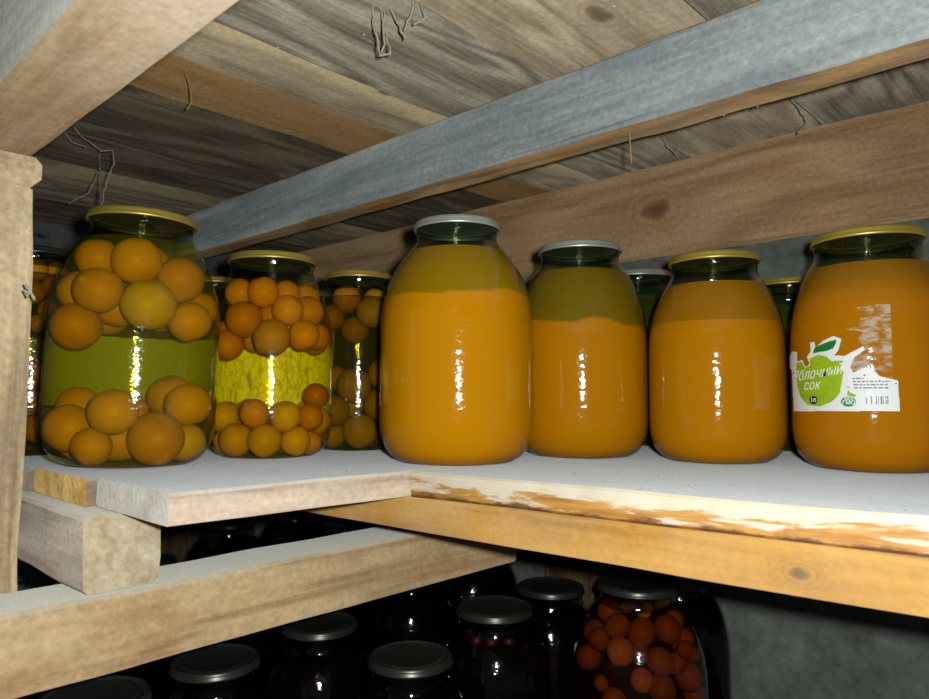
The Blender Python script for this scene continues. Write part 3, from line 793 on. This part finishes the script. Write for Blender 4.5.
for key, spots, lab in (('d', [(476, 638, 6), (491, 638, 6), (508, 638, 6), (522, 646, 6), (469, 632, 5)], 'dark red cherry under the lid of the dark jar in the middle'),
                        ('e', [(547, 619, 5)], 'single dark cherry showing in the jar before the wall plank'),
                        ('b', [(321, 668, 7)], 'single dark red cherry showing in the jar under the tan beam')):
    J = Pack(key, 1.0, 1.0)
    for u, v, r in spots: J.add('cherry', 'dark_cherry', u, v, r, lab, 'cherries in a dark jar' if len(spots) > 1 else None, poke=0.0003)
    J.solve(0)


# ------------------------------------------------------------------ labels on jars
def inside(poly, x, y):
    c = False; n = len(poly); j = n - 1
    for i in range(n):
        xi, yi = poly[i]; xj, yj = poly[j]
        if (yi > y) != (yj > y) and x < (xj - xi) * (y - yi) / (yj - yi) + xi: c = not c
        j = i
    return c

# jar seven's label in 7x crop coordinates: origin (780, 320), 6.99 crop px per photo px
def wrap7(X, Y, lift):
    t, prof, R, H = JARS['seven']
    u, v = 780 + X / 6.99, 320 + Y / 6.99
    s = max(-0.995, min(0.995, (u - 871) / 84.0))
    a = math.asin(s)
    depth = 0.632 - R * 0.9 * math.cos(a)
    z = CAM_Z + (HORIZON - v) / F_PX * depth
    r = R + lift
    return Vector((r * math.cos(a), r * math.sin(a), z))

def patch7(name, poly, lift, mat, parent, step=4.0, test=None):
    bm = bmesh.new()
    x0, x1 = min(q[0] for q in poly), max(q[0] for q in poly)
    y0, y1 = min(q[1] for q in poly), max(q[1] for q in poly)
    nx, ny = max(1, int((x1 - x0) / step)), max(1, int((y1 - y0) / step))
    V = {}
    def vert(i, j):
        if (i, j) not in V: V[(i, j)] = bm.verts.new(wrap7(x0 + (x1 - x0) * i / nx, y0 + (y1 - y0) * j / ny, lift))
        return V[(i, j)]
    for i in range(nx):
        for j in range(ny):
            cx, cy = x0 + (x1 - x0) * (i + .5) / nx, y0 + (y1 - y0) * (j + .5) / ny
            if inside(poly, cx, cy) and (test is None or test(cx, cy)):
                bm.faces.new((vert(i, j), vert(i, j + 1), vert(i + 1, j + 1), vert(i + 1, j)))
    return obj(name, bm, mat, parent)

def ell(cx, cy, rx, ry, n=40):
    return [(cx + rx * math.cos(2 * PI * i / n), cy + ry * math.sin(2 * PI * i / n)) for i in range(n)]

def text7(name, body, X, Y, size, lift, mat, parent, shear=0.0, rise=0.0, bold=0.0, squash=1.0):
    cu = bpy.data.curves.new('lettering', 'FONT'); cu.body = body; cu.size = 1.0; cu.shear = shear; cu.offset = bold
    cu.align_x = 'CENTER'; cu.align_y = 'CENTER'; cu.resolution_u = 3
    to = bpy.data.objects.new('lettering_source', cu); COL.objects.link(to)
    bpy.context.view_layer.update()
    dg = bpy.context.evaluated_depsgraph_get()
    me = bpy.data.meshes.new_from_object(to.evaluated_get(dg))
    bpy.data.objects.remove(to); bpy.data.curves.remove(cu)
    bm = bmesh.new(); bm.from_mesh(me); bpy.data.meshes.remove(me)
    for v in bm.verts:
        tx, ty = v.co.x * size * squash, v.co.y * size
        v.co = wrap7(X + tx, Y - ty - rise * tx, lift)
    return obj(name, bm, mat, parent)

OUT = [(85, 648), (80, 450), (76, 345), (52, 335), (42, 268), (85, 208), (128, 215), (130, 285), (170, 272), (195, 328), (226, 303), (205, 252), (236, 212), (234, 150), (264, 143), (272, 188), (330, 136),
       (400, 106), (452, 128), (432, 205), (402, 246), (470, 250), (592, 186), (602, 210), (534, 262), (505, 330), (522, 372), (580, 342), (625, 330), (690, 398), (802, 430), (806, 640)]
lab7 = patch7('paper_label', OUT, 0.0003, M['label_white'], J7, 3.5, lambda x, y: noise.noise(Vector((x * .05, y * .05, 3))) > -0.62)
lab7['label'] = 'torn white paper label with a green apple print'
APPLE = [(120, 300), (165, 285), (192, 335), (232, 312), (226, 266), (290, 238), (350, 254), (380, 286), (462, 284), (440, 340), (460, 362), (446, 440), (430, 520), (372, 580), (290, 612), (200, 600), (150, 545), (124, 470)]
patch7('apple_print', APPLE, 0.0005, M['label_green'], lab7, 3.5)
patch7('leaf_print', [(256, 228), (258, 204), (270, 184), (296, 172), (330, 158), (372, 142), (420, 132), (416, 158), (402, 184), (378, 202), (350, 213), (300, 218)], 0.0005, M['label_leaf'], lab7, 3.0)
patch7('badge_print', ell(485, 576, 49, 36), 0.0005, M['label_badge'], lab7, 3.0)
patch7('badge_leaf_print', [(478, 528), (484, 494), (502, 512), (540, 530), (520, 546), (498, 538)], 0.0006, M['label_green'], lab7, 2.5)
patch7('volume_dot_print', ell(248, 566, 29, 30), 0.0007, M['label_black'], lab7, 2.5)
text7('lettering', 'Яблочный', 268, 374, 104, 0.0009, M['label_text'], lab7, 0.35, 0.16, 0.0, 0.72)
text7('lettering', 'сок', 236, 460, 100, 0.0009, M['label_text'], lab7, 0.3, 0.08, 0.0, 0.72)
text7('lettering', '1л', 248, 566, 44, 0.0009, M['label_text'], lab7, 0, 0, 0.02, 0.9)
text7('lettering', 'БЕЗ', 488, 556, 30, 0.0009, M['label_text'], lab7, 0, 0, 0.02)
text7('lettering', 'ГМО', 488, 584, 38, 0.0009, M['label_text'], lab7, 0, 0, 0.02)
random.seed(8)
for row in range(4):        # unreadable small print
    bm = None
    Y = 408 + row * 22; xs = 515 + row * 3
    segs = []
    while xs < 745:
        w = random.uniform(10, 34)
        if not (row == 0 and xs > 590): segs.append((xs, min(752, xs + w)))
        xs += w + 7
    allp = [(515, Y), (755, Y), (755, Y + 10), (515, Y + 10)]
    patch7('small_print', allp, 0.0005, M['label_ink'], lab7, 3.5, lambda x, y, s=segs: any(a <= x <= b for a, b in s))
patch7('date_print', [(590, 538), (752, 538), (752, 594), (590, 594)], 0.0005, M['label_ink'], lab7, 3.5, lambda x, y: math.sin(x * 0.42) + math.sin(x * 0.19 + 1) > 0.25 and noise.noise(Vector((x * .06, y * .06, 0))) > -.25)
res = patch7('glue_residue', [(480, 62), (560, 36), (580, 0), (560, -90), (690, -108), (770, -100), (772, 430), (690, 398), (625, 330), (580, 342), (522, 372), (505, 330), (534, 262), (602, 210), (560, 130), (600, 85), (540, 70)], 0.0002, M['residue'], J7, 5.0)
res['label'] = 'whitish remains of torn paper'


def back_label(key, a0, a1, z0, z1, mat, lab):
    t, prof, R, H = JARS[key]
    bm = bmesh.new(); n = 48; rows = []
    for j in range(9):
        z = z0 + (z1 - z0) * j / 8
        rows.append([bm.verts.new(((prof_r(prof, z) + .0004) * math.cos(PI + a0 + (a1 - a0) * i / n), (prof_r(prof, z) + .0004) * math.sin(PI + a0 + (a1 - a0) * i / n), z + .0008 * noise.noise(Vector((i * .4, j, 0))))) for i in range(n + 1)])
    for A, B in zip(rows, rows[1:]):
        for i in range(n): bm.faces.new((A[i], A[i + 1], B[i + 1], B[i]))
    obj('paper_label', bm, mat, t)['label'] = lab
back_label('two', -1.5, 1.35, .046, .130, M['label_back'], 'paper label on the far side, glowing yellow through the syrup')
back_label('one', -1.45, 1.45, .052, .122, M['label_dim'], 'dull greenish paper label on the far side')
back_label('twob', .55, 1.6, .100, .175, M['label_back'], 'paper label on the far side of the narrow jar')
back_label('zero', -1.4, 1.4, .100, .135, M['label_back'], 'strip of label on the far side of the rear jar')


# ------------------------------------------------------------------ cobwebs, straws and dirt
def strand(name, lines, mat, label, cat, rad=0.0007, jig=0.0016, group=None, kind=None):
    cu = bpy.data.curves.new(name, 'CURVE'); cu.dimensions = '3D'; cu.bevel_depth = rad; cu.bevel_resolution = 1
    o0 = Vector(lines[0][0])
    chain = list(lines[0])
    for l in lines[1:]: chain += list(reversed(l))[:0] + [l[0]] + l[1:] + list(reversed(l))[1:]
    fine = []
    for a, b in zip(chain, chain[1:]):
        a, b = Vector(a), Vector(b); L = max(1, int((b - a).length / 0.0025))
        for i in range(L):
            q = a + (b - a) * i / L
            fine.append(q + noise.noise_vector(q * 160.0) * jig)
    fine.append(Vector(chain[-1]))
    for pts in [fine]:
        sp = cu.splines.new('POLY'); sp.points.add(len(pts) - 1)
        for q, pnt in zip(sp.points, pts): q.co = (*(Vector(pnt) - o0), 1); q.radius = random.uniform(.6, 1.5)
    cu.materials.append(mat)
    src = bpy.data.objects.new('strand_source', cu); COL.objects.link(src)
    bpy.context.view_layer.update()
    me = bpy.data.meshes.new_from_object(src.evaluated_get(bpy.context.evaluated_depsgraph_get()))
    bpy.data.objects.remove(src); bpy.data.curves.remove(cu)
    me.name = name
    o = bpy.data.objects.new(name, me); COL.objects.link(o); o.location = o0
    return tag(o, label, cat, group, kind)
def ceil_pt(u, v, dz=0.0):
    z = (ZC - CAM_Z) / (HORIZON - v) * F_PX
    q = px(u, z); q.z = ZC + dz; return q
def hang(u0, v0, pts):
    """strand that starts on the boards at (u0, v0) and hangs through the given pixels at that depth"""
    z = (ZC - CAM_Z) / (HORIZON - v0) * F_PX
    return [pv(u0, v0 - 1, z) + Vector((0, 0, .009)), pv(u0, v0, z)] + [pv(u, v, z) for u, v in pts]
strand('cobweb', [hang(66, 122, [(74, 133), (86, 140), (94, 147), (106, 146), (107, 158), (102, 176), (98, 190), (96, 206)]), hang(92, 152, [(92, 166), (88, 178), (82, 190), (62, 201)]), hang(56, 128, [(64, 138), (78, 142)])],
       M['cobweb'], 'dusty grey cobweb hanging above the biggest fruit jar', 'cobweb', .0007)
strand('cobweb', [hang(370, -6, [(370, 12), (375, 30), (378, 47), (388, 45)]), hang(378, -6, [(380, 14), (383, 34), (379, 44)]), hang(386, -6, [(394, 8), (400, 22), (404, 28)]), hang(412, -6, [(406, 10), (402, 20)]), hang(420, -6, [(424, 6), (412, 14)])],
       M['cobweb'], 'ragged pale cobweb tuft hanging at the top edge', 'cobweb', .0009)
strand('cobweb', [hang(668, 133, [(672, 142), (680, 150), (684, 138)]), hang(800, 93, [(808, 104), (815, 116), (806, 128)])], M['cobweb'], 'dark cobweb strand in the gap between beam and wall board', 'cobweb', .0009)
strand('straw', [hang(178, 66, [(181, 74), (184, 86), (185, 96), (180, 103)])], M['straw'], 'bent straw hanging from the brown streaked board', 'straw', .0008, 0.0003)
def beam_pt(u, v): 
    z = 0.645
    return pv(u, v, z)
strand('straw', [[pv(633, 128, .70), pv(634, 144, .70), pv(635, 160, .70)]], M['straw'], 'short upright straw stuck under the blue grey beam', 'straw', .0008, 0.0002)
strand('cobweb', [[pv(22, 284, .515), pv(27, 290, .515), pv(24, 296, .515)], [pv(21, 290, .515), pv(28, 293, .515), pv(31, 300, .515)]], M['cobweb'], 'small cobweb tuft on the right side of the post', 'cobweb', .0009)

bm = bmesh.new(); random.seed(11)
def speck(c, r):
    m = Matrix.Translation(c) @ Matrix.Diagonal((r * random.uniform(.6, 1.4), r * random.uniform(.6, 1.4), r * random.uniform(.6, 1.2), 1))
    bmesh.ops.create_icosphere(bm, subdivisions=1, radius=1.0, matrix=m)
for i in range(80):        # crumbs along the beam's rough bottom edge
    x = random.uniform(-1.3, 0.1)
    speck(Vector((x, random.uniform(.618, .65), .3345 + random.uniform(-.0012, .0006))), random.uniform(.0005, .0014))
o = obj('dirt_crumbs', bm, M['dirt']); tag(o, 'pale dirt crumbs stuck along the underside of the blue grey beam', 'dirt', None, 'stuff')
bm = bmesh.new()
for i in range(40):
    x, y = random.uniform(-.45, .1), random.uniform(.425, .62)
    speck(Vector((x, y, .0003)), random.uniform(.0003, .0006))
for i in range(25):
    speck(Vector((random.uniform(-.72, -.47), random.uniform(.21, .6), .0003)), random.uniform(.0003, .0006))
o = obj('dust_grains', bm, M['dirt']); tag(o, 'white dust grains scattered on the middle shelf boards', 'dust', None, 'stuff')


# ------------------------------------------------------------------ light and camera
cam = bpy.data.cameras.new('camera'); cam.sensor_width = 36.0; cam.lens = F_PX / W_PX * 36.0; cam.clip_start = 0.01
co = bpy.data.objects.new('camera', cam); COL.objects.link(co)
co.location = (0, 0, CAM_Z)
look = (FWD * math.cos(PITCH) + Vector((0, 0, math.sin(PITCH)))).normalized()
co.rotation_euler = look.to_track_quat('-Z', 'Y').to_euler()
cam.dof.use_dof = True; cam.dof.focus_distance = 0.68; cam.dof.aperture_fstop = 11.0
sc.camera = co

ld = bpy.data.lights.new('phone_flash', 'POINT'); ld.shadow_soft_size = 0.008; ld.energy = 17.0; ld.color = (0.97, 1.0, 0.93)
lo = bpy.data.objects.new('phone_flash', ld); COL.objects.link(lo)
lo.location = Vector((0, 0, CAM_Z)) + RGT * 0.026 + Vector((0, 0, 0.018))
lo.rotation_euler = look.to_track_quat('-Z', 'Y').to_euler()

w = bpy.data.worlds.new('cellar_air'); sc.world = w; w.use_nodes = True
w.node_tree.nodes['Background'].inputs[0].default_value = (0.9, 0.95, 1.0, 1)
w.node_tree.nodes['Background'].inputs[1].default_value = 0.06

sc.view_settings.view_transform = 'Standard'; sc.view_settings.look = 'None'
sc.view_settings.exposure = 0.0; sc.view_settings.gamma = 1.0
sc.view_settings.use_curve_mapping = False
sc.cycles.transparent_max_bounces = 40
sc.cycles.max_bounces = 8
